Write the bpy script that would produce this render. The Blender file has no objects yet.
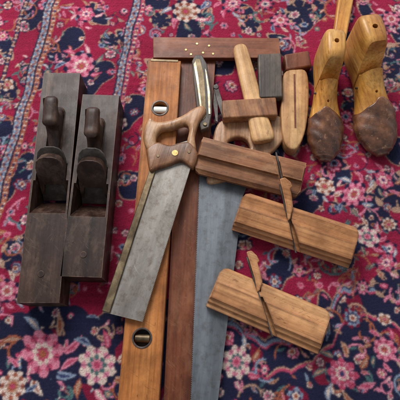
import bpy, bmesh, math, random
import numpy as np
from mathutils import Vector, Matrix
random.seed(4); rng=np.random.default_rng(7)
R=math.radians
scene=bpy.context.scene; C=scene.collection
scene.view_settings.view_transform='Standard'; scene.view_settings.look='None'; scene.view_settings.exposure=0
# ---------------------------------------------------------------- camera
TILT=R(18); D=1.0; FOV=R(45); TN=math.tan(FOV/2)
CP=Vector((0,-D*math.sin(TILT),D*math.cos(TILT)))
cam=bpy.data.cameras.new('camera'); co=bpy.data.objects.new('camera',cam); C.objects.link(co)
co.location=CP; co.rotation_euler=(TILT,0,0); cam.angle=FOV; cam.clip_start=.01; cam.clip_end=100; scene.camera=co
def pt(px,py,z=0):                       # photo pixel -> point of the place at height z
    nx=(px-200)/200*TN; ny=(200-py)/200*TN
    d=Vector((nx, math.sin(TILT)+ny*math.cos(TILT), -math.cos(TILT)+ny*math.sin(TILT)))
    s=(z-CP.z)/d.z
    return CP+d*s
# ---------------------------------------------------------------- node helpers
def newmat(name):
    m=bpy.data.materials.new(name); m.use_nodes=True
    nt=m.node_tree; b=nt.nodes['Principled BSDF']; return m,nt,b
def ramp(nt,fac,stops):
    r=nt.nodes.new('ShaderNodeValToRGB'); e=r.color_ramp.elements
    while len(e)<len(stops): e.new(.5)
    for i,(p,c) in enumerate(stops):
        e[i].position=p; e[i].color=(*c,1) if len(c)==3 else c
    nt.links.new(fac,r.inputs[0]); return r.outputs[0]
def mix(nt,fac,a,b,mode='MIX'):
    m=nt.nodes.new('ShaderNodeMix'); m.data_type='RGBA'; m.blend_type=mode
    for s,v in ((0,fac),(6,a),(7,b)):
        if isinstance(v,bpy.types.NodeSocket): nt.links.new(v,m.inputs[s])
        else: m.inputs[s].default_value=v if s==0 else (*v,1)
    return m.outputs[2]
def noise(nt,vec,scale,detail=4,rough=.55,dist=0):
    n=nt.nodes.new('ShaderNodeTexNoise'); n.inputs['Scale'].default_value=scale
    n.inputs['Detail'].default_value=detail; n.inputs['Roughness'].default_value=rough; n.inputs['Distortion'].default_value=dist
    nt.links.new(vec,n.inputs['Vector']); return n.outputs['Fac']
def coords(nt,scale=(1,1,1),rot=0):
    tc=nt.nodes.new('ShaderNodeTexCoord'); oi=nt.nodes.new('ShaderNodeObjectInfo')
    mu=nt.nodes.new('ShaderNodeMath'); mu.operation='MULTIPLY'; mu.inputs[1].default_value=7.3
    nt.links.new(oi.outputs['Random'],mu.inputs[0])
    ad=nt.nodes.new('ShaderNodeVectorMath'); ad.operation='ADD'
    nt.links.new(tc.outputs['Object'],ad.inputs[0]); nt.links.new(mu.outputs[0],ad.inputs[1])
    v=ad.outputs[0]
    if rot:
        r=nt.nodes.new('ShaderNodeVectorRotate'); r.rotation_type='Z_AXIS'; r.inputs['Angle'].default_value=rot
        nt.links.new(v,r.inputs['Vector']); v=r.outputs[0]
    mp=nt.nodes.new('ShaderNodeMapping'); mp.inputs['Scale'].default_value=scale
    nt.links.new(v,mp.inputs['Vector']); return mp.outputs[0]
def bw_(nt,c):
    n=nt.nodes.new('ShaderNodeRGBToBW'); nt.links.new(c,n.inputs[0]); return n.outputs[0]
def scratches(nt,col,tint,amt):
    for rot in (.5,-1.1,2.4):
        l=ramp(nt,noise(nt,coords(nt,(9,150,150),rot),1,2,.5),[(.492,(0,0,0)),(.5,(1,1,1)),(.508,(0,0,0))])
        g=ramp(nt,noise(nt,coords(nt,(1,1,1),rot),28,3,.6),[(.52,(0,0,0)),(.62,(amt,)*3)])
        col=mix(nt,bw_(nt,mix(nt,1,l,g,'MULTIPLY')),col,tint)
    return col
def wood(name,dark,mid,light,rough=.5,wear=None,stain=.5,wearamt=.8,axis=0,patch=0,spec=.4,coat=0,edge_dark=None,scr=.4,scol=None):
    m,nt,b=newmat(name); L=nt.links
    s1=[26,26,26]; s1[axis]=2.2; s2=[190,190,190]; s2[axis]=7
    g=noise(nt,coords(nt,s1),1,5,.6,.6); f=noise(nt,coords(nt,s2),1,4,.6)
    col=ramp(nt,g,[(.32,dark),(.5,mid),(.68,light)])
    fs=ramp(nt,f,[(.33,(.55,.5,.45)),(.55,(1,1,1))])
    col=mix(nt,.7,col,fs,'MULTIPLY')
    st=ramp(nt,noise(nt,coords(nt),14,7,.7),[(.38,(.30,.24,.20)),(.60,(1,1,1))])
    col=mix(nt,stain,col,st,'MULTIPLY')
    if edge_dark:   # grime near the edges
        b2=nt.nodes.new('ShaderNodeBevel'); b2.samples=6; b2.inputs['Radius'].default_value=.009
        g2=nt.nodes.new('ShaderNodeNewGeometry'); d2=nt.nodes.new('ShaderNodeVectorMath'); d2.operation='DOT_PRODUCT'
        L.new(b2.outputs[0],d2.inputs[0]); L.new(g2.outputs['Normal'],d2.inputs[1])
        e2=ramp(nt,d2.outputs['Value'],[(.80,(.8,.8,.8)),(1,(0,0,0))])
        e2=mix(nt,1,e2,ramp(nt,noise(nt,coords(nt),22,5,.7),[(.33,(.1,.1,.1)),(.55,(1,1,1))]),'MULTIPLY')
        col=mix(nt,bw_(nt,e2),col,edge_dark)
    if patch:   # rubbed, paler patches
        pf=mix(nt,1,ramp(nt,noise(nt,coords(nt,(.5,1,1)),26,6,.7),[(.50,(0,0,0)),(.70,(1,1,1))]),(patch,)*3,'MULTIPLY')
        col=mix(nt,bw_(nt,pf),col,wear or light)
    dg_=ramp(nt,noise(nt,coords(nt,(.35,1,1)),120,3,.6),[(.27,(.3,.22,.18)),(.36,(1,1,1))]); col=mix(nt,.6,col,dg_,'MULTIPLY')
    if scr: col=scratches(nt,col,scol or tuple(c*.3 for c in dark),scr)
    bv=nt.nodes.new('ShaderNodeBevel'); bv.samples=4; bv.inputs['Radius'].default_value=.003
    ge=nt.nodes.new('ShaderNodeNewGeometry'); dp=nt.nodes.new('ShaderNodeVectorMath'); dp.operation='DOT_PRODUCT'
    L.new(bv.outputs[0],dp.inputs[0]); L.new(ge.outputs['Normal'],dp.inputs[1])
    er=ramp(nt,dp.outputs['Value'],[(.75,(1,1,1)),(.98,(0,0,0))])
    en=ramp(nt,noise(nt,coords(nt),60,4),[(.38,(0,0,0)),(.6,(1,1,1))])
    ef=mix(nt,1,er,en,'MULTIPLY'); ef=mix(nt,1,ef,(wearamt,)*3,'MULTIPLY')
    col=mix(nt,bw_(nt,ef),col,wear or tuple(min(1,c*1.7+.03) for c in light))
    L.new(col,b.inputs['Base Color'])
    rr=nt.nodes.new('ShaderNodeMapRange'); rr.inputs['To Min'].default_value=rough-.18; rr.inputs['To Max'].default_value=rough+.18
    L.new(noise(nt,coords(nt),30),rr.inputs['Value']); L.new(rr.outputs[0],b.inputs['Roughness'])
    b.inputs['Specular IOR Level'].default_value=spec
    if coat: b.inputs['Coat Weight'].default_value=coat; b.inputs['Coat Roughness'].default_value=.2
    bp=nt.nodes.new('ShaderNodeBump'); bp.inputs['Strength'].default_value=.45; bp.inputs['Distance'].default_value=.0009
    ad=nt.nodes.new('ShaderNodeMath'); ad.operation='ADD'; L.new(f,ad.inputs[0]); L.new(noise(nt,coords(nt),45,5),ad.inputs[1])
    L.new(ad.outputs[0],bp.inputs['Height']); L.new(bp.outputs[0],b.inputs['Normal'])
    return m
def metal(name,a,bcol,c,rough=.42,met=.8,scale=30,streak=(1,1,1),speck=.3,scr=0):
    m,nt,b=newmat(name); L=nt.links
    col=ramp(nt,noise(nt,coords(nt,streak),scale,7,.65),[(.30,a),(.5,bcol),(.70,c)])
    sp=ramp(nt,noise(nt,coords(nt),60,6,.7),[(.36,(.42,.30,.20)),(.52,(1,1,1))])
    col=mix(nt,speck,col,sp,'MULTIPLY')
    if scr: col=scratches(nt,col,tuple(min(1,x*1.6) for x in c),scr)
    L.new(col,b.inputs['Base Color']); b.inputs['Metallic'].default_value=met
    rr=nt.nodes.new('ShaderNodeMapRange'); rr.inputs['To Min'].default_value=rough-.1; rr.inputs['To Max'].default_value=rough+.25
    L.new(noise(nt,coords(nt),40,5),rr.inputs['Value']); L.new(rr.outputs[0],b.inputs['Roughness'])
    bp=nt.nodes.new('ShaderNodeBump'); bp.inputs['Strength'].default_value=.08; bp.inputs['Distance'].default_value=.0005
    L.new(noise(nt,coords(nt),300,3),bp.inputs['Height']); L.new(bp.outputs[0],b.inputs['Normal'])
    return m
M={}
M['black_wood']=wood('black_wood',(.018,.0085,.006),(.040,.020,.014),(.074,.038,.027),.45,(.20,.125,.09),.5,.95,patch=.42,spec=.3,scr=.45,scol=(.16,.10,.07))
M['worn_bed']=wood('worn_bed',(.06,.033,.020),(.11,.062,.04),(.17,.10,.065),.55,(.25,.16,.11),.6,.4)
M['iron_dark']=metal('iron_dark',(.030,.024,.021),(.065,.055,.049),(.14,.12,.11),.4,.5,45,scr=.3)
ED=(.11,.042,.018)
M['amber']=wood('amber',(.31,.105,.028),(.46,.168,.045),(.55,.22,.065),.52,(.16,.07,.025),.6,.7,edge_dark=ED,scr=.6,spec=.22)
M['red_brown']=wood('red_brown',(.085,.022,.009),(.165,.045,.018),(.25,.078,.032),.45,(.42,.19,.10),.5,.7,patch=.25,spec=.28,scr=.4,scol=(.3,.15,.08))
M['mid_brown']=wood('mid_brown',(.13,.048,.018),(.26,.104,.042),(.38,.17,.075),.45,(.54,.31,.16),.6,.8,patch=.35,spec=.3)
M['orange']=wood('orange',(.35,.145,.055),(.55,.255,.105),(.67,.35,.16),.45,(.14,.06,.03),.6,.6,edge_dark=ED,scr=.6,spec=.3)
M['orange_pale']=wood('orange_pale',(.40,.175,.07),(.62,.31,.135),(.74,.42,.20),.45,(.18,.08,.035),.55,.6,edge_dark=ED,scr=.6,spec=.3)
M['handle']=wood('handle',(.11,.042,.018),(.22,.09,.038),(.34,.16,.075),.38,(.46,.26,.14),.5,.6,patch=.3)
M['handle_pale']=wood('handle_pale',(.22,.095,.042),(.40,.20,.095),(.56,.34,.185),.38,(.70,.47,.29),.6,.6,patch=.35)
M['beech']=wood('beech',(.44,.21,.08),(.63,.35,.15),(.76,.49,.24),.45,(.25,.12,.05),.55,.6,edge_dark=(.2,.085,.03),scr=.5,spec=.3)
M['last']=wood('last',(.50,.20,.035),(.68,.32,.065),(.80,.44,.12),.36,(.4,.17,.04),.45,.3,coat=.08,scr=.5)
M['last_block']=wood('last_block',(.46,.19,.04),(.64,.32,.08),(.78,.45,.14),.36,(.4,.17,.04),.45,.3,coat=.08,scr=.5)
M['grey_wood']=wood('grey_wood',(.04,.028,.021),(.075,.054,.041),(.125,.095,.072),.45,(.28,.2,.15),.5,.7,patch=.3)
M['steel']=metal('steel',(.125,.110,.094),(.21,.19,.17),(.30,.28,.255),.42,.7,9,(.7,3.5,1),.5,.25)
M['steel_blue']=metal('steel_blue',(.085,.092,.10),(.135,.148,.165),(.20,.22,.245),.42,.65,9,(.5,3.5,1),.4,.2)
M['brass']=metal('brass',(.26,.17,.06),(.48,.33,.13),(.66,.49,.24),.35,.85,60)
M['brass_dull']=metal('brass_dull',(.06,.042,.025),(.13,.095,.055),(.26,.20,.12),.4,.8,40)
M['pale_metal']=metal('pale_metal',(.26,.21,.13),(.45,.39,.28),(.62,.57,.46),.4,.75,60)
M['black']=metal('black',(.006,.006,.006),(.012,.011,.01),(.02,.018,.016),.6,0,40)
m,nt,b=newmat('vial'); b.inputs['Base Color'].default_value=(.8,.82,.74,1); b.inputs['Roughness'].default_value=.08; M['vial']=m
m,nt,b=newmat('leather'); col=ramp(nt,noise(nt,coords(nt),24,8,.7),[(.33,(.030,.011,.006)),(.5,(.11,.040,.018)),(.68,(.26,.105,.045))])
sp=ramp(nt,noise(nt,coords(nt),110,4,.65),[(.60,(0,0,0)),(.70,(.6,.6,.6))])
col=mix(nt,bw_(nt,sp),col,(.34,.18,.10)); col=scratches(nt,col,(.36,.22,.14),.4)
nt.links.new(col,b.inputs['Base Color']); b.inputs['Roughness'].default_value=.34; b.inputs['Coat Weight'].default_value=.35; b.inputs['Coat Roughness'].default_value=.2
bp=nt.nodes.new('ShaderNodeBump'); bp.inputs['Strength'].default_value=.5; bp.inputs['Distance'].default_value=.0015
nt.links.new(noise(nt,coords(nt),50,6,.7),bp.inputs['Height']); nt.links.new(bp.outputs[0],b.inputs['Normal']); M['leather']=m
# ---------------------------------------------------------------- object helpers
def tag(o,label=None,cat=None,group=None,kind=None):
    for k,v in (('label',label),('category',cat),('group',group),('kind',kind)):
        if v: o[k]=v
    return o
def finish_mesh(me,ang=35):
    me.shade_smooth(); me.set_sharp_from_angle(angle=R(ang))
def obj(name,bm,mat,parent=None,bevel=0,seg=2,ang=35):
    if isinstance(bm,bmesh.types.BMesh):
        bmesh.ops.recalc_face_normals(bm,faces=bm.faces); me=bpy.data.meshes.new(name); bm.to_mesh(me); bm.free()
    else: me=bm; me.name=name
    finish_mesh(me,ang)
    o=bpy.data.objects.new(name,me); C.objects.link(o); me.materials.clear(); me.materials.append(M[mat] if isinstance(mat,str) else mat)
    if parent: o.parent=parent
    if bevel:
        bv=o.modifiers.new('bevel','BEVEL'); bv.width=bevel; bv.segments=seg; bv.limit_method='ANGLE'; bv.angle_limit=R(40)
    return o
def thing(name,label,cat,loc,rz,group=None):
    o=bpy.data.objects.new(name,None); C.objects.link(o); o.location=loc; o.rotation_euler=(0,0,rz); o.empty_display_size=.02
    return tag(o,label,cat,group)
class Frame:                              # local frame: x runs from A to B, both seen at height zs; base sits at zb
    def __init__(s,A,B,zs,zb=0):
        a=pt(*A,zs); b=pt(*B,zs); s.c=(a+b)/2; s.c.z=zb; d=b-a; s.a=math.atan2(d.y,d.x); s.L=Vector((d.x,d.y)).length; s.zs=zs
    def loc(s,p,z=None):
        q=pt(p[0],p[1],s.zs if z is None else z)-s.c; ca,sa=math.cos(s.a),math.sin(s.a)
        return (q.x*ca+q.y*sa,-q.x*sa+q.y*ca)
    def locs(s,ps,z=None): return [s.loc(p,z) for p in ps]
def box(bm,x0,x1,y0,y1,z0,z1):
    v=[bm.verts.new((x,y,z)) for x in(x0,x1) for y in(y0,y1) for z in(z0,z1)]
    for f in((0,1,3,2),(4,6,7,5),(0,4,5,1),(2,3,7,6),(0,2,6,4),(1,5,7,3)): bm.faces.new([v[i] for i in f])
def prism(pts,a0,a1,plane='xy',bm=None):
    bm=bm or bmesh.new(); n=len(pts)
    def P(p,h): return (p[0],p[1],h) if plane=='xy' else ((p[0],h,p[1]) if plane=='xz' else (h,p[0],p[1]))
    A=[bm.verts.new(P(p,a0)) for p in pts]; B=[bm.verts.new(P(p,a1)) for p in pts]
    bm.faces.new(A); bm.faces.new(B[::-1])
    for i in range(n): bm.faces.new((A[i],A[(i+1)%n],B[(i+1)%n],B[i]))
    return bm
def cyl(bm,c,r,h,seg=24,axis='z',r2=None):
    mt=Matrix.Translation(c)
    if axis=='x': mt=mt@Matrix.Rotation(R(90),4,'Y')
    if axis=='y': mt=mt@Matrix.Rotation(R(90),4,'X')
    bmesh.ops.create_cone(bm,cap_ends=True,segments=seg,radius1=r,radius2=r if r2 is None else r2,depth=h,matrix=mt)
def smooth(pts,k=6):
    out=[]; n=len(pts)
    for i in range(n):
        p0,p1,p2,p3=[Vector(pts[(i+j)%n]).to_2d() for j in(-1,0,1,2)]
        for s in range(k):
            t=s/k; out.append(tuple(.5*((2*p1)+(p2-p0)*t+(2*p0-5*p1+4*p2-p3)*t*t+(3*p1-p0-3*p2+p3)*t**3)))
    return out
def plate(outer,holes,zc,th,bev,sm=6):      # rounded flat plate with holes
    cu=bpy.data.curves.new('c','CURVE'); cu.dimensions='2D'; cu.fill_mode='BOTH'
    for k,pts in enumerate([outer]+holes):
        q=smooth(pts,sm) if sm else pts
        sp=cu.splines.new('POLY'); sp.points.add(len(q)-1)
        for i,p in enumerate(q): sp.points[i].co=(p[0],p[1],0,1)
        sp.use_cyclic_u=True
    cu.extrude=th/2-bev; cu.bevel_depth=bev; cu.bevel_resolution=3; cu.offset=-bev
    ob=bpy.data.objects.new('t',cu); C.objects.link(ob); dg=bpy.context.evaluated_depsgraph_get()
    me=bpy.data.meshes.new_from_object(ob.evaluated_get(dg)); bpy.data.objects.remove(ob); me.transform(Matrix.Translation((0,0,zc)))
    bm=bmesh.new(); bm.from_mesh(me); bmesh.ops.remove_doubles(bm,verts=bm.verts,dist=1e-5); bpy.data.meshes.remove(me)
    return bm
def boolean(o,bms,op='DIFFERENCE'):
    for bm in bms:
        bmesh.ops.recalc_face_normals(bm,faces=bm.faces)
        me=bpy.data.meshes.new('k'); bm.to_mesh(me); bm.free(); k=bpy.data.objects.new('k',me); C.objects.link(k)
        par=o.parent; o.parent=None
        md=o.modifiers.new('cut','BOOLEAN'); md.operation=op; md.solver='EXACT'; md.object=k
        others=[(x,x.show_viewport) for x in o.modifiers if x.name!='cut']
        for x,_ in others: x.show_viewport=False
        dg=bpy.context.evaluated_depsgraph_get(); dg.update(); nm=bpy.data.meshes.new_from_object(o.evaluated_get(dg))
        for x,s in others: x.show_viewport=s
        o.modifiers.remove(o.modifiers['cut']); bpy.data.objects.remove(k); o.data=nm; finish_mesh(nm); o.parent=par
cut=boolean
# ---------------------------------------------------------------- rug
step=.0013; X0,X1,Y0,Y1=-.78,.78,-.62,.86
nx=int((X1-X0)/step)+1; ny=int((Y1-Y0)/step)+1
xs=np.linspace(X0,X1,nx); ys=np.linspace(Y0,Y1,ny); RX,RY=np.meshgrid(xs,ys)
def wn(sc,amp,seed):                       # smooth irregular warp of the drawing, as of a hand-knotted rug
    r=np.random.default_rng(seed); o=np.zeros_like(RX)
    for k in range(7):
        a_=r.uniform(0,6.28); f_=sc*r.uniform(.5,1.8); o+=np.sin((RX*math.cos(a_)+RY*math.sin(a_))*f_+r.uniform(0,6.28))
    return o*amp/2.2
GX=RX+wn(55,.0022,1); GY=RY+wn(50,.0022,3)
GX=np.round(GX/.0017)*.0017; GY=np.round(GY/.0017)*.0017       # the drawing is stepped knot by knot
crim=(.24,.011,.040); crim2=(.16,.008,.029); navy=(.012,.013,.038); navy2=(.030,.038,.10); pink=(.52,.17,.24); cream=(.54,.43,.37)
lblue=(.18,.23,.31); teal=(.06,.12,.12); rust=(.29,.085,.045); tan=(.36,.22,.155); rose=(.37,.05,.10)
COL=np.empty((ny,nx,3)); COL[:]=crim
def win(cx,cy,r):
    r+=.007
    i0=max(0,int((cx-r-X0)/step)); i1=min(nx,int((cx+r-X0)/step)+2); j0=max(0,int((cy-r-Y0)/step)); j1=min(ny,int((cy+r-Y0)/step)+2)
    return (slice(j0,j1),slice(i0,i1)) if i1>i0 and j1>j0 else None
def disc(cx,cy,r,c):
    w=win(cx,cy,r)
    if w: m=(GX[w]-cx)**2+(GY[w]-cy)**2<r*r; COL[w][m]=c
def rosette(cx,cy,Rr,n,cols,rot=0,asp=1.):
    w=win(cx,cy,Rr*1.25)
    if not w: return
    dx=GX[w]-cx; dy=GY[w]-cy; ca,sa=math.cos(rot),math.sin(rot); u=(dx*ca+dy*sa); v=(-dx*sa+dy*ca)*asp
    rho=np.hypot(u,v)/Rr; th=np.arctan2(v,u); k=len(cols)
    for i,c in enumerate(cols):
        f=1-i/k; lob=.72+.28*np.abs(np.cos(n*th/2+(i%2)*math.pi/2)) if i<k-1 else 1
        COL[w][rho<f*lob]=c
    if k>3:
        COL[w][(rho<.8)&(rho>.42)&(np.abs(np.sin(n*th/2))<.13)]=cols[0]
def palmette(cx,cy,Rr,ang,cols):
    w=win(cx,cy,Rr*1.3)
    if not w: return
    dx=GX[w]-cx; dy=GY[w]-cy; ca,sa=math.cos(ang),math.sin(ang); u=(dx*ca+dy*sa)/Rr; v=(-dx*sa+dy*ca)/Rr
    th=np.arctan2(v,u+.35); rho=np.hypot(u+.35,v); sh=(.72+.48*np.cos(th))*(.80+.20*np.abs(np.cos(5*th)))
    k=len(cols)
    for i,c in enumerate(cols): COL[w][rho<sh*(1-i/k*.85)]=c
    COL[w][(np.abs(np.sin(th*4))<.2)&(rho<sh*.8)&(rho>sh*.45)]=cols[0]
    COL[w][(np.abs(v)<.05)&(u>-.2)&(u<.75)]=cols[0]
def leaf(cx,cy,l,ang,c1,c2):
    w=win(cx,cy,l)
    if not w: return
    dx=GX[w]-cx; dy=GY[w]-cy; ca,sa=math.cos(ang),math.sin(ang); u=(dx*ca+dy*sa)/l; v=(-dx*sa+dy*ca)/l
    v=v-.25*u*u
    m=np.abs(v)<.30*(1-np.clip(np.abs(u),0,1)**1.6); COL[w][m]=c1
    m=np.abs(v)<.15*(1-np.clip(np.abs(u)*1.35,0,1)**1.4)-.02; COL[w][m]=c2
def vine(p,ang,n,curl,c,wd=.0017):
    x,y=p
    for i in range(n):
        x+=math.cos(ang)*.0016; y+=math.sin(ang)*.0016; ang+=curl*(1+1.6*i/n); disc(x,y,wd,c)
        if i%13==9:
            s=random.choice((-1,1)); la=ang+s*.9
            leaf(x+math.cos(la)*.008,y+math.sin(la)*.008,random.uniform(.008,.012),la,random.choice((c,teal,lblue,tan,pink,rust)),random.choice((rust,cream,navy2,pink,teal)))
a=pt(52,0); bq=pt(2,178); dl=(bq-a).to_2d().normalized(); nl=Vector((-dl.y,dl.x))
if nl.x<0: nl=-nl
S=(GX-a.x)*dl.x+(GY-a.y)*dl.y; Dd=(GX-a.x)*nl.x+(GY-a.y)*nl.y
W2=abs((pt(137,0)-a).to_2d().dot(nl))
lowf=np.sin(S*40)*np.cos(Dd*34+1)+.7*np.sin(S*23+Dd*52+2)+.3*np.sin(S*70-Dd*60)
COL[(lowf>.48)]=navy; COL[(lowf>.43)&(lowf<.50)]=tan
PX=lambda l:[pt(*q).to_2d() for q in l]
edge=PX([(-80,318),(0,322),(60,300),(110,330),(160,300),(225,322),(262,345),(300,338),(330,312),(345,290),(372,288),(400,300),(480,290)])
ex=np.array([e.x for e in edge]); ey=np.array([e.y for e in edge])
EY=np.interp(GX,ex,ey)+.009*np.abs(np.sin(GX*75)); dE=EY-GY; rgt=GX>pt(215,330).x
COL[dE>0]=navy; COL[(dE>.02)&(lowf<-.75)]=crim2
def line(col,lo,hi):
    mm=(dE>lo)&(dE<hi)&rgt; COL[mm]=col
line(tan,-.006,-.002); line(navy2,-.002,.002); line(lblue,.002,.009); line(rose,.009,.013)
line(tan,.056,.0585); line(rose,.0585,.064)
for (px,py,rr) in ((395,190,24),(335,240,18),(300,12,20),(400,60,24),(20,255,20),(250,25,14),(75,110,18),(5,90,15),(110,40,12),(390,285,16),(160,20,12),(210,60,14)):
    q=pt(px,py); rosette(q.x,q.y,rr*.0021,7,(tan,navy,navy,navy,navy,navy,navy,navy),random.random())
pal=[(pink,rose),(rose,pink),(lblue,navy2),(tan,rust),(teal,tan),(pink,cream),(rust,tan),(lblue,cream),(cream,rust)]
for k in range(760):
    x=random.uniform(X0,X1); y=random.uniform(Y0,Y1)
    vine((x,y),random.uniform(0,6.28),random.randint(30,75),random.choice((-1,1))*random.uniform(.025,.085),random.choice((tan,lblue,pink,teal,rust,navy,rust,navy)),random.uniform(.0013,.0021))
fl=[(navy,pink,rose,cream,rust),(navy,cream,rust,tan,rose),(crim2,lblue,navy2,cream,rust),(navy,rose,pink,cream,navy2),(navy,cream,pink,teal,rose),(crim2,pink,rose,lblue,navy)]
pts=[]
for k in range(4200):
    x=random.uniform(X0,X1); y=random.uniform(Y0,Y1); r=random.choice((.007,.009,.012,.015,.018,.021))
    if all((x-u)**2+(y-v)**2>((r+s)*1.22)**2 for u,v,s in pts):
        pts.append((x,y,r)); t=random.random()
        if r>.008 and t<.55: palmette(x,y,r,random.uniform(0,6.28),random.choice(fl))
        elif r<.010 and t<.5: leaf(x,y,r*1.5,random.uniform(0,6.28),*random.choice(pal))
        else: rosette(x,y,r,random.choice((5,6,8)),random.choice(fl) if r>.008 else random.choice(pal),random.random()*3,random.uniform(.8,1.3))
for px,py,r,n,ci in ((42,352,24,8,0),(97,366,20,8,4),(186,11,18,8,1),(232,4,14,8,3),(80,66,18,8,0),(86,14,13,6,3),(353,195,15,8,0),(384,180,12,6,3),(325,184,11,6,1),
                     (368,236,12,6,4),(386,262,11,6,3),(236,362,16,8,4),(343,373,18,8,3),(12,386,15,8,1),(390,20,12,8,0),(280,20,12,8,0),(385,350,13,8,0),(8,290,12,6,0)):
    q=pt(px,py); rr=r*.00207*1.0; b0=random.random()*6
    for j in range(7):
        a_=b0+j*6.283/7; leaf(q.x+math.cos(a_)*rr*1.2,q.y+math.sin(a_)*rr*1.2,rr*.5,a_+.6,*random.choice(pal))
    rosette(q.x,q.y,rr,n,(fl[ci][0],fl[ci][1],fl[ci][2],fl[ci][1],fl[ci][3],fl[ci][2],fl[ci][4]),b0,random.uniform(.9,1.15))
def stripe(off,w,base,lc):
    t=Dd-off; m=np.abs(t)<w/2; COL[m]=base
    COL[(np.abs(np.abs(t)-w/2)<.0018)]=lc
    z=(S/.022)%1.; zig=np.abs(t-(np.abs(z-.5)*2-.5)*w*.55)<.0016; COL[m&zig&(np.abs(t)<w/2-.002)]=rust
    z2=((S/.022)%1.)-.5; dd=np.hypot(z2*.022,t)<.0030; COL[dd&m]=navy2
    z3=((S/.011)%1.)-.5; dd=(np.abs(z3)<.12)&(np.abs(np.abs(t)-w*.3)<.0016); COL[dd&m]=cream
save=COL.copy()
stripe(0,.017,lblue,navy); stripe(.016,.007,tan,rust); stripe(W2,.016,lblue,navy); stripe(W2+.015,.006,tan,rose); stripe(-.06,.008,tan,navy)
m2=(dE>-.005)&(Dd>-1); COL[m2]=save[m2]
m3=(Dd>W2-.02)&(GY<pt(120,120).y); COL[m3]=save[m3]
q=rng.normal(1,.15,(ny,nx,1)); row=1+.05*np.repeat(rng.normal(0,1,(ny//3+1,1,1)),3,axis=0)[:ny]
P=COL.copy()
for rep in range(2):
    for ax in (0,1): P=(np.roll(P,1,ax)+2.0*P+np.roll(P,-1,ax))/4.0
COL=np.clip((.2*COL+.8*P)*q*row,0.003,1)
Z=rng.normal(0,.00030,(ny,nx)); Z[0,:]=Z[-1,:]=-.008; Z[:,0]=Z[:,-1]=-.008
verts=np.stack([RX,RY,Z],-1).reshape(-1,3).astype(np.float32)
idx=np.arange(nx*ny).reshape(ny,nx); F=np.stack([idx[:-1,:-1],idx[:-1,1:],idx[1:,1:],idx[1:,:-1]],-1).reshape(-1,4).astype(np.int32)
me=bpy.data.meshes.new('rug'); me.vertices.add(len(verts)); me.vertices.foreach_set('co',verts.ravel())
me.loops.add(F.size); me.loops.foreach_set('vertex_index',F.ravel()); me.polygons.add(len(F))
me.polygons.foreach_set('loop_start',np.arange(0,F.size,4,dtype=np.int32)); me.update(calc_edges=True)
ca_=me.color_attributes.new('pile','FLOAT_COLOR','POINT')
ca_.data.foreach_set('color',np.concatenate([COL.reshape(-1,3),np.ones((nx*ny,1))],1).astype(np.float32).ravel())
m,nt,b=newmat('wool_pile'); at=nt.nodes.new('ShaderNodeAttribute'); at.attribute_name='pile'
dirt=ramp(nt,noise(nt,coords(nt),9,5,.6),[(.35,(.78,.76,.77)),(.65,(1.1,1.08,1.1))])
c=mix(nt,1,at.outputs['Color'],dirt,'MULTIPLY'); nt.links.new(c,b.inputs['Base Color']); b.inputs['Roughness'].default_value=.95
b.inputs['Sheen Weight'].default_value=.08; b.inputs['Specular IOR Level'].default_value=.12
bp=nt.nodes.new('ShaderNodeBump'); bp.inputs['Strength'].default_value=.6; bp.inputs['Distance'].default_value=.001
nt.links.new(noise(nt,coords(nt),500,2),bp.inputs['Height']); nt.links.new(bp.outputs[0],b.inputs['Normal'])
me.materials.append(m); rug=bpy.data.objects.new('rug',me); C.objects.link(rug)
tag(rug,'crimson and navy floral oriental rug that all the tools lie on','rug')
bm=bmesh.new(); box(bm,-4,4,-4,4,-.06,-.0085); fl_=obj('floor',bm,wood('floor_wood',(.12,.07,.04),(.2,.12,.07),(.28,.18,.1),.45)); tag(fl_,kind='structure')
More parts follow.
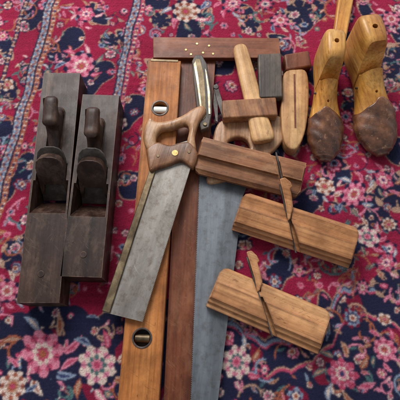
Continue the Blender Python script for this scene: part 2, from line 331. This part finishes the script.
# ---------------------------------------------------------------- bench planes
def bench_plane(A,B,W,label,var):
    H=.064; f=Frame(A,B,H); L=f.L; h=L/2
    t=thing('bench_plane',label,'hand plane',f.c,f.a)
    t.location.z=.0005
    bm=bmesh.new(); box(bm,-h,h,-W/2,W/2,0,H)
    body=obj('body',bm,'black_wood',t,.003,3)
    iw=W/2-.0085; o_=.002+.004*var
    k=prism([(-.035+o_,H+.01),(-.035+o_,H),(.022+o_,.006),(.022+o_,-.01),(.029+o_,-.01),(.029+o_,.006),(.066+o_,H),(.066+o_,H+.01)],-iw,iw,'xz')
    # cheeks flare outwards towards the top in front of the wedge
    wo=W/2-.0035; fr=bmesh.new()
    vs=[fr.verts.new(v) for v in ((.006+o_,-iw+.001,.022),(.038+o_,-iw+.001,.022),(.038+o_,iw-.001,.022),(.006+o_,iw-.001,.022),(.000+o_,-wo,H+.004),(.071+o_,-wo,H+.004),(.071+o_,wo,H+.004),(.000+o_,wo,H+.004))]
    for q in ((0,3,2,1),(4,5,6,7),(0,1,5,4),(1,2,6,5),(2,3,7,6),(3,0,4,7)): fr.faces.new([vs[i] for i in q])
    cut(body,[k,fr])
    bx,bz=.022+o_,.006; ang=math.atan2(H-bz,-.057)
    ux,uz=math.cos(ang),math.sin(ang); nxv,nzv=uz,-ux
    if nzv<0: nxv,nzv=-nxv,-nzv
    def on(bmx):
        mt=Matrix(((ux,0,nxv,bx),(0,1,0,0),(uz,0,nzv,bz),(0,0,0,1))); bmesh.ops.transform(bmx,matrix=mt,verts=bmx.verts); return bmx
    w=iw-.0015; li=.118+.004*var
    out=[(.0,-w),(.0,w),(li*.78,w),(li*.90,w*.88),(li*.97,w*.62),(li,w*.3),(li,-w*.3),(li*.97,-w*.62),(li*.90,-w*.88),(li*.78,-w)]
    obj('iron',on(prism(out,.0008,.0050)),'iron_dark',t,.0008)
    lw=.105
    o2=[(.016,-w),(.016,-w*.80),(.040,-w*.66),(.040,w*.66),(.016,w*.80),(.016,w),(lw*.76,w),(lw*.90,w*.86),(lw*.97,w*.6),(lw,w*.25),(lw,-w*.25),(lw*.97,-w*.6),(lw*.90,-w*.86),(lw*.76,-w)]
    bm=prism(o2,.0054,.018)
    for v in bm.verts:
        if v.co.z>.01: v.co.z=.0080+(v.co.x-.016)/.088*.018
    obj('wedge',on(bm),'black_wood',t,.0035,3)
    x0=-h*.43
    pr=[(-.050,-.002),(.040,-.002),(.040,.006),(.022,.012),(.010,.022),(.006,.034),(.010,.044),(.004,.052),(-.010,.053),(-.026,.055),(-.044,.056),(-.052,.048),(-.038,.040),(-.030,.031),(-.033,.019),(-.044,.009)]
    bm=plate([(x0+p[0],p[1]) for p in pr],[],0,.028,.010,5)
    bmesh.ops.transform(bm,matrix=Matrix.Translation((0,0,H))@Matrix.Rotation(R(90),4,'X'),verts=bm.verts)
    obj('tote',bm,'black_wood',t)
    bm=bmesh.new(); cyl(bm,(h*.78,0,H+.0001),.0065,.002,20); obj('strike_button',bm,'black_wood',t,.0008)
    return t
bench_plane((62,73),(38,303),.077,'longer dark wooden bench plane at the far left, with handle and iron',0)
bench_plane((101,95),(81,277),.076,'shorter dark wooden bench plane between the longer plane and the amber level',1)
# ---------------------------------------------------------------- level
f=Frame((164.5,60),(136,430),.03); W=.073; h=f.L/2
lev=thing('spirit_level','long amber wooden spirit level lying flat under the back saw','spirit level',(f.c.x,f.c.y,.0005),f.a)
bm=bmesh.new(); box(bm,-h,h,-W/2,W/2,0,.029); body=obj('body',bm,'amber',lev,.0015,2)
p1=f.loc((160,108)); p2=f.loc((142,338)); cs=[]
for p in (p1,p2):
    k=bmesh.new(); cyl(k,(p[0],p[1],.03),.016,.044,36); cs.append(k)
cut(body,cs)
for i,p in enumerate((p1,p2)):
    ring=[(p[0]+.0185*math.cos(a_),p[1]+.0185*math.sin(a_)) for a_ in np.linspace(0,2*math.pi,37)[:-1]]
    inn=[(p[0]+.0155*math.cos(a_),p[1]+.0155*math.sin(a_)) for a_ in np.linspace(0,2*math.pi,37)[:-1]]
    obj('vial_ring',plate(ring,[inn],.0297,.0014,.0004,0),'iron_dark',lev)
    bm=bmesh.new(); cyl(bm,(p[0],p[1],.020),.0075,.029,20,'y'); obj('vial',bm,'vial' if i==0 else 'brass_dull',lev,.0015)
    bm=bmesh.new(); cyl(bm,(p[0],p[1],.0095),.0157,.002,32); obj('vial_seat',bm,'black',lev)
bm=bmesh.new(); box(bm,-h-.0015,-h+.004,-W/2+.006,W/2-.006,.0275,.0300); obj('end_plate',bm,'brass_dull',lev,.0005)
# ---------------------------------------------------------------- T square
f=Frame((198,46),(176,430),.012)
ts=thing('t_square','large red-brown wooden T-square with brass rivets in its head, beneath the saws','T-square',(f.c.x,f.c.y,.0005),f.a)
obj('blade',prism(f.locs([(181,40),(217,40),(190,430),(162,430)],.012),.002,.011),'red_brown',ts,.001)
fh=Frame((154,47),(280,49),.024)
hd=fh.locs([(153,37),(279,38),(281,58),(153,58)],.024)
o=obj('head',prism(hd,.0112,.024),'red_brown',ts,.0015)
cl=fh.c-f.c; ca,sa=math.cos(-f.a),math.sin(-f.a); o.location=(cl.x*ca-cl.y*sa,cl.x*sa+cl.y*ca,0); o.rotation_euler=(0,0,fh.a-f.a)
for q in ((186,50),(197,44),(209,46),(191,54.5),(203,53),(213,54)):
    p=f.loc(q,.024); bm=bmesh.new(); cyl(bm,(p[0],p[1],.0242),.0028,.0016,14); obj('rivet',bm,'brass',ts,.0004)
for q in ((166,47),(268,48)):
    p=f.loc(q,.011); bm=bmesh.new(); cyl(bm,(p[0],p[1],.0058),.012,.0105,20); obj('foot',bm,'red_brown',ts)
def toothed(a,b,n,dep,side):
    a=Vector(a);b=Vector(b);d=(b-a);nn=Vector((-d.y,d.x)).normalized()*dep*side; out=[]
    for i in range(n):
        out.append(tuple(a+d*(i/n))); out.append(tuple(a+d*((i+.75)/n)+nn))
    out.append(tuple(b)); return out
# back saw
zb=.0405; f=Frame((178,160),(124,318),zb)
bs=thing('back_saw','back saw with grey steel blade and brown handle, lying across the amber level','saw',(f.c.x,f.c.y,.0),f.a)
pl=f.locs([(156,150),(103,312),(143,322),(194,158),(190,140)],zb)
tee=toothed(pl[2],pl[3],120,.0016,1)
obj('blade',prism([pl[0],pl[1]]+tee+[pl[4]],zb-.0005,zb+.0006),'steel',bs)
sp=f.locs([(156,152),(162,152),(110,313.5),(102,311)],zb)
obj('spine',prism(sp,zb-.0045,zb+.0045),'brass_dull',bs,.0015,2)
grip=[(158,150),(148,150),(143,138),(145,124),(150,117),(156,121),(168,120),(182,115),(193,108),(203,105),(206,112),(199,122),(195,136),(196,152),(186,152),(187,140),(189,128),(184,124),(172,128),(161,130),(156,138)]
obj('grip',plate(f.locs(grip,zb+.01),[],zb,.024,.008,5),'handle_pale',bs)
chk=[(150,171),(147,158),(147,148),(157,142),(170,145),(182,142),(192,143),(198,155),(193,167),(182,161),(168,165),(158,168)]
obj('cheek',plate(f.locs(chk,zb+.01),[],zb,.0250,.006,5),'handle',bs)
for q,r_ in (((158,156),.0032),((175,153),.0066),((189,152),.0032)):
    p=f.loc(q,zb+.0125); bm=bmesh.new(); cyl(bm,(p[0],p[1],zb+.0127),r_,.0018,24); obj('saw_screw',bm,'brass' if r_>.005 else 'brass_dull',bs,.0005)
# ---------------------------------------------------------------- hand saw
zh=.0135; f=Frame((228,160),(205,430),zh)
hs=thing('hand_saw','long hand saw with blue-grey steel blade running under the moulding planes','saw',(f.c.x,f.c.y,.0),f.a)
pl=f.locs([(201,150),(190,432),(214,432),(243,196),(262,150)],zh)
tee=toothed(pl[1],pl[0],150,.002,1)
obj('blade',prism([pl[2],pl[3],pl[4]]+tee[::-1],zh-.0005,zh+.0006),'steel_blue',hs)
ho=[(207,182),(213,158),(213,138),(219,122),(234,118),(248,115),(266,114),(282,117),(287,128),(283,140),(276,148),(268,158),(265,172),(252,186),(232,180)]
hh=[(229,152),(228,141),(238,137),(247,140),(250,149),(240,157)]
obj('handle',plate(f.locs(ho,zh+.01),[f.locs(hh,zh+.01)],zh,.022,.0055,5),'handle_pale',hs)
# ---------------------------------------------------------------- angle gauge
zs=.034; f=Frame((200,58),(206,130),zs)
sb=thing('angle_gauge','slim adjustable angle gauge with worn bright metal face, above the back saw handle','angle gauge',(f.c.x,f.c.y,.0),f.a)
obj('stock',prism(f.locs([(192,63),(195,57),(202,57),(207,66),(211,92),(212,114),(209,129),(201,132),(198,120),(195,95)],zs),.0248,.0425),'grey_wood',sb,.002,2)
obj('metal_strip',prism(f.locs([(193.5,63),(196,58.5),(200,59),(203.5,72),(205.5,95),(206,116),(203,120),(200,112),(197,86)],.044),.0424,.0438),'brass_dull',sb,.0004)
obj('bright_edge',prism(f.locs([(193.6,64),(195.8,61),(198.5,78),(201.5,104),(203,118),(201,114),(197.5,88)],.045),.0437,.0449),'pale_metal',sb,.0003)
obj('metal_strip',prism(f.locs([(205,68),(206.5,71),(210,92),(210.5,114),(208.5,114),(207.5,92)],.044),.0424,.0438),'pale_metal',sb,.0004)
p=f.loc((205,124),.044); bm=bmesh.new(); cyl(bm,(p[0],p[1],.0435),.0042,.004,16); obj('thumb_screw',bm,'brass_dull',sb,.0008)
# ---------------------------------------------------------------- dividers
f=Frame((219,90),(233,136),.02)
dv=thing('dividers','small pair of black iron dividers left of the pale marking gauge','dividers',(f.c.x,f.c.y,.0),f.a)
obj('leg',prism(f.locs([(213,86),(217,84),(222,100),(225,118),(222,117),(217,102)],.028),.0275,.0305),'iron_dark',dv,.0008)
obj('leg',prism(f.locs([(214,84),(218,86),(218,104),(218,122),(215.5,121),(213,104)],.028),.0243,.0272),'iron_dark',dv,.0008)
p=f.loc((216,87),.03); bm=bmesh.new(); cyl(bm,(p[0],p[1],.0265),.006,.011,18); obj('joint',bm,'iron_dark',dv,.001)
# ---------------------------------------------------------------- marking gauge
f=Frame((239,46),(264,143),.034)
mg=thing('marking_gauge','wooden marking gauge with pale rounded stem and dark brown stock block','marking gauge',(f.c.x,f.c.y,.0),f.a)
bm=bmesh.new(); h=f.L/2; prof=[(-h,.005),(-h+.003,.012),(-h+.012,.0155),(-h+.03,.0165),(-h+.05,.0165),(-h+.068,.0180),(-h+.09,.018),(-h+.12,.018),(-h+.15,.019),(h-.045,.021),(h-.02,.0245),(h-.006,.0235),(h,.018)]
rings=[]
for x,r in prof: rings.append([bm.verts.new((x,r*1.05*math.copysign(abs(math.cos(a_))**.8,math.cos(a_)),.036+min(r,.0108)*math.copysign(abs(math.sin(a_))**.7,math.sin(a_)))) for a_ in np.linspace(0,2*math.pi,25)[:-1]])
for r0,r1 in zip(rings,rings[1:]):
    for i in range(24): bm.faces.new((r0[i],r0[(i+1)%24],r1[(i+1)%24],r1[i]))
bm.faces.new(rings[0]); bm.faces.new(rings[-1][::-1]); o=obj('stem',bm,'beech',mg,ang=60); sd=o.modifiers.new('s','SUBSURF'); sd.levels=sd.render_levels=1
s=[f.loc(q,.05) for q in ((222,100),(276,97),(278,115),(223,118))]
obj('stock',prism(s,.0245,.050),'mid_brown',mg,.003,3)
# ---------------------------------------------------------------- blocks above
def blk(name,label,cat,px,z1):
    cx=sum(p[0] for p in px)/len(px); y0=min(p[1] for p in px); y1=max(p[1] for p in px)
    ff=Frame((cx,y0),(cx,y1),z1); return thing(name,label,cat,(ff.c.x,ff.c.y,0),ff.a),ff
px=[(258,54),(281,53),(283,97),(259,98)]
t,ff=blk('wooden_block','dark grey-brown upright wooden block just right of the pale gauge stem','wooden block',px,.045)
obj('body',prism(ff.locs(px,.045),.0255,.046),'grey_wood',t,.003,3)
px2=[(262,62),(278,62),(279,92),(263,92)]; obj('foot',prism(ff.locs(px2,.02),.0005,.0253),'grey_wood',t,.001)
px=[(284,73),(296,69),(307,72),(309,98),(306,128),(299,146),(291,149),(284,140),(281,118),(282,95)]
t,ff=blk('wooden_wedge','pale wooden tapered wedge block standing left of the leather-toed shoe lasts','wooden wedge',px,.035)
obj('body',plate(ff.locs(px,.035),[],.0178,.0345,.004,4),'beech',t)
q=ff.locs([(293.5,74),(295.5,74),(296.5,128),(294.5,128)],.0355); obj('slot',prism(q,.0345,.0353),'red_brown',t)
px=[(284,54),(309,50),(312,66),(286,70)]
t,ff=blk('brown_block','short reddish-brown wooden block tucked behind the pale tapered wedge block','wooden block',px,.04)
obj('body',prism(ff.locs(px,.036),.0005,.036),'red_brown',t,.004,3)
# ---------------------------------------------------------------- moulding planes
def moulding(A,B,H,zb,T,mat,wmat,xt,xs,label,flen=.035,roll=0,wedge=True,seat=.66):
    f=Frame(A,B,zb+T,zb); L=f.L; h=L/2
    t=thing('moulding_plane',label,'moulding plane',(f.c.x,f.c.y,zb+H/2*math.sin(roll)),f.a)
    t.rotation_euler=(roll,0,f.a)
    y0=-H/2; y1=H/2
    pr=[(y0,.004),(y0,T*.50),(y0+.007,T*.54),(y0+.009,T*.74),(y0+.015,T*.78),(y0+.017,T),(y0+H*.58,T),(y0+H*.58+.001,T-.009),(y0+H*.58+.005,T-.0105),(y1-.008,T-.0105),(y1,T-.017),(y1,.006),(y1-.006,0),(y0+.003,0)]
    body=obj('body',prism(pr,-h,h,'yz'),mat,t,.0014,2)
    tx=-h+xt*L; bx=-h+xs*L; dx=(tx-bx)/H
    def at(y): return bx+(y-y0)*dx
    ym=y0+H*seat; yt=y0+H*.66; cs=[]
    for sgn in (-1,1):
        cs.append(prism([(sgn*(h+.01),y1+.01),(sgn*(h-.014),y1+.01),(sgn*(h-.012),y1-.0005),(sgn*(h-.005),y1-.004),(sgn*(h-.001),y1-.013),(sgn*(h+.01),y1-.014)],-.01,T+.02))
        cs.append(prism([(sgn*(h+.01),T+.01),(sgn*(h-.008),T+.01),(sgn*(h+.0005),T-.008),(sgn*(h+.01),T-.010)],-.1,.1,'xz'))
    cs.append(prism([(at(y0-.01)+.0105,y0-.01),(at(y0-.01)-.0045,y0-.01),(at(yt)-.0035,yt),(at(yt)+.0035,yt+.002),(at(y0+H*.3)+.008,y0+H*.3)],T*.35,T+.01))
    if wedge:
        cs.append(prism([(at(ym-.002)-.0042,ym-.002),(at(ym-.002)+.0045,ym-.002),(at(y1+.01)+.0178,y1+.01),(at(y1+.01)-.0042,y1+.01)],T*.42,T+.01))
    cut(body,cs)
    fe=flen*.75 if wedge else -.012
    q=[(at(y0-.004)-.004,y0-.004),(at(y0-.004)-.001,y0-.004),(at(y1-.02)-.0008,y1-.02),(at(y1+fe)-.0008,y1+fe),(at(y1+fe)-.0038,y1+fe),(at(y1-.02)-.0038,y1-.02)]
    obj('iron',prism(q,T*.43,T*.43+.008),'iron_dark',t,.0004)
    e=y1+flen
    if wedge:
        wp=[(at(ym)-.0003,ym-.006),(at(ym)+.003,ym),(at(y1)+.015,y1),(at(y1*.5+e*.5)+.018,y1*.5+e*.5),(at(e-.014)+.018,e-.014),(at(e-.009)+.0245,e-.009),(at(e-.001)+.022,e-.001),(at(e)+.010,e+.004),(at(e-.003)-.0003,e-.002),(at(y1)-.0003,y1)]
        obj('wedge',prism(wp,T*.44,T*.44+.0105),wmat,t,.0018,2)
    return t
moulding((304,178),(198,151),.080,.0247,.031,'mid_brown','handle_pale',.135,.30,'dark brown moulding plane, uppermost of the three, with a grooved side',.024,wedge=False)
moulding((238.5,208),(356,246),.080,.0150,.030,'orange','orange',.36,.56,'tan-brown moulding plane, middle one of the three, below the dark brown one',.046,roll=R(12.5),seat=.70)
moulding((214.5,284.5),(327,332),.082,.0150,.031,'orange_pale','orange_pale',.30,.60,'pale tan moulding plane, lowest of the three, nearest the bottom of the rug',.044,seat=.80)
# ---------------------------------------------------------------- shoe lasts
#     t  halfw top   bottom taper boxy
SEC=[(0,.018,.122,.022,.95,.35),(.02,.0235,.131,.013,.95,.35),(.06,.0265,.135,.006,.92,.33),(.12,.0285,.136,.004,.88,.33),(.20,.0290,.136,.003,.84,.33),(.27,.028,.134,.003,.76,.36),(.33,.0275,.118,.003,.64,.5),(.41,.029,.088,.004,.62,.75),(.5,.0325,.069,.005,.66,.8),(.6,.0385,.056,.004,.75,.8),
     (.68,.0425,.050,.001,.8,.8),(.76,.0430,.045,0,.8,.8),(.83,.0405,.040,.001,.8,.8),(.89,.0350,.036,.002,.8,.75),(.94,.028,.031,.004,.8,.7),(.975,.020,.026,.006,.85,.7),(1,.009,.018,.009,1,.8)]
SA=np.array(SEC)
def sec(t): return [float(np.interp(t,SA[:,0],SA[:,i])) for i in range(1,6)]
def last_mesh(L,t0,t1,infl,n=64,ns=56,side=1,scal=0,hs=1,bend=.010):
    bm=bmesh.new(); rings=[]
    for j in range(ns+1):
        u=j/ns; tt=t0+(t1-t0)*(1-(1-u)**1.5 if t1==1 else u); ring=[]
        for i in range(n):
            th=2*math.pi*i/n; te=tt
            if scal and u<.5: te=tt+(1-u*2)*scal*(math.cos(th*2+.6)+.35*math.sin(3*th)+.2*math.sin(7*th))
            te=min(te,1)
            w,hh,bb,tp,ex_=[float(np.mean([sec(min(1,max(0,te+d_)))[k] for d_ in (-.02,-.01,0,.01,.02)])) for k in range(5)] if .02<te<.97 else sec(te)
            s_=math.sin(th); c_=math.cos(th)
            zp=.75 if te>.4 else .45+.3*te/.4
            zf=.5+.5*math.copysign(abs(s_)**zp,s_); yy=math.copysign(abs(c_)**(ex_ if s_>0 else .8),c_)
            z=bb+(hh*hs-bb)*zf; y=w*yy*(1+(tp-1)*zf**.8)
            if zf>.5 and te>.45: y*=1-.35*min(1,(te-.45)*8)*((zf-.5)*2)**2
            if zf>.5 and te>.42: y-=side*.011*min(1,(te-.42)*5)*max(0,1-(te-.42)*1.7)*((zf-.5)*2)
            y+=side*bend*math.sin(max(0,te-.40)*2.6)
            if infl:
                lump=.0012*math.sin(te*47+th*3)*math.sin(th*2+te*19)
                y+=(infl+lump)*c_; z+=(infl+lump)*max(s_,-.1)
            ring.append(bm.verts.new((te*L+(infl*.8 if u>.95 else 0),y,z)))
        rings.append(ring)
    for r0,r1 in zip(rings,rings[1:]):
        for i in range(n): bm.faces.new((r0[i],r0[(i+1)%n],r1[(i+1)%n],r1[i]))
    if not infl: bm.faces.new(rings[0])
    bm.faces.new(rings[-1][::-1]); return bm
def shoe_last(heel,toe,side,label,hs=1.0,w=1.0,bend=.01,gap=.002):
    a=pt(*heel); b_=pt(*toe); d=b_-a; L=d.to_2d().length
    t=thing('shoe_last',label,'shoe last',(a.x,a.y,.0015),math.atan2(d.y,d.x))
    def splitter(g,extra=0):
        k=bmesh.new(); box(k,-.3,g,-.09,.09,-.045,.2); bmesh.ops.transform(k,matrix=Matrix.Translation((L*.36,0,.062))@Matrix.Rotation(R(-14-extra),4,'Y'),verts=k.verts); return k
    fore=obj('forepart',last_mesh(L,0,1,0,side=side,hs=hs,bend=bend),'last',t,ang=50)
    hole=bmesh.new(); cyl(hole,(L*.54,0,.080),.0026,.05,14)
    # the open notch: the forepart is cut back more steeply than the block
    k=bmesh.new(); box(k,-.3,0,-.09,.09,0,.2); bmesh.ops.transform(k,matrix=Matrix.Translation((L*.36+.004,0,.066))@Matrix.Rotation(R(12),4,'Y'),verts=k.verts)
    cut(fore,[splitter(gap),k,hole])
    heelb=obj('heel_block',last_mesh(L,0,1,0,side=side,hs=hs,bend=bend),'last_block',t,ang=50)
    boolean(heelb,[splitter(-gap)],'INTERSECT')
    hole=bmesh.new(); cyl(hole,(L*.15,0,.130*hs),.0052,.05,20); boolean(heelb,[hole])
    lt=obj('leather_toe',last_mesh(L,.62,1,.0028,side=side,scal=.024,hs=hs,bend=bend),'leather',t,ang=60)
    sl=lt.modifiers.new('thick','SOLIDIFY'); sl.thickness=.0024; sl.offset=-1
    for o in (fore,heelb,lt): o.scale=(1,w,1)
    for o in (fore,heelb):
        bv=o.modifiers.new('bevel','BEVEL'); bv.width=.0012; bv.segments=2; bv.limit_method='ANGLE'; bv.angle_limit=R(50)
    bm=bmesh.new(); cyl(bm,(L*.44,0,.046),.0022,.056*w,12,'y'); obj('hinge_pin',bm,'iron_dark',t)
    return t
shoe_last((321,63),(321,163),1,'golden wooden shoe last with brown leather toe, the left one of the pair',.97,.95,.005,.0015)
shoe_last((348,54),(382,157),-1,'golden wooden shoe last with brown leather toe, the right one at the rug edge',1.08,1.10,.004,.0028)
f=Frame((351,-14),(337,56),.02)
sw=thing('wooden_stick','flat pale golden wooden stick lying between the tops of the two shoe lasts','wooden stick',(f.c.x,f.c.y,.0008),f.a)
obj('shaft',prism(f.locs([(341,-20),(357,-18),(344,52),(338,60),(331,54)],.02),0,.019),'last',sw,.004,3)
# ---------------------------------------------------------------- light: a dim room, bright towards the window side
w=bpy.data.worlds.new('World'); scene.world=w; w.use_nodes=True; nt=w.node_tree
bg=nt.nodes['Background']; tc=nt.nodes.new('ShaderNodeTexCoord'); sx=nt.nodes.new('ShaderNodeSeparateXYZ'); nt.links.new(tc.outputs['Generated'],sx.inputs[0])
r=ramp(nt,sx.outputs['Y'],[(.0,(.36,.37,.39)),(.45,(.64,.66,.69)),(1,(1.2,1.26,1.35))]); nt.links.new(r,bg.inputs[0]); bg.inputs[1].default_value=1.0
def area(loc,size,power,col,tgt=(0,0,0)):
    l=bpy.data.lights.new('window_light','AREA'); l.shape='RECTANGLE'; l.size=size[0]; l.size_y=size[1]; l.energy=power; l.color=col
    o=bpy.data.objects.new('window_light',l); C.objects.link(o); o.location=loc
    o.rotation_euler=(Vector(tgt)-Vector(loc)).to_track_quat('-Z','Y').to_euler(); return o
area((-.6,1.5,1.7),(1.1,.9),56,(1,.985,.96))
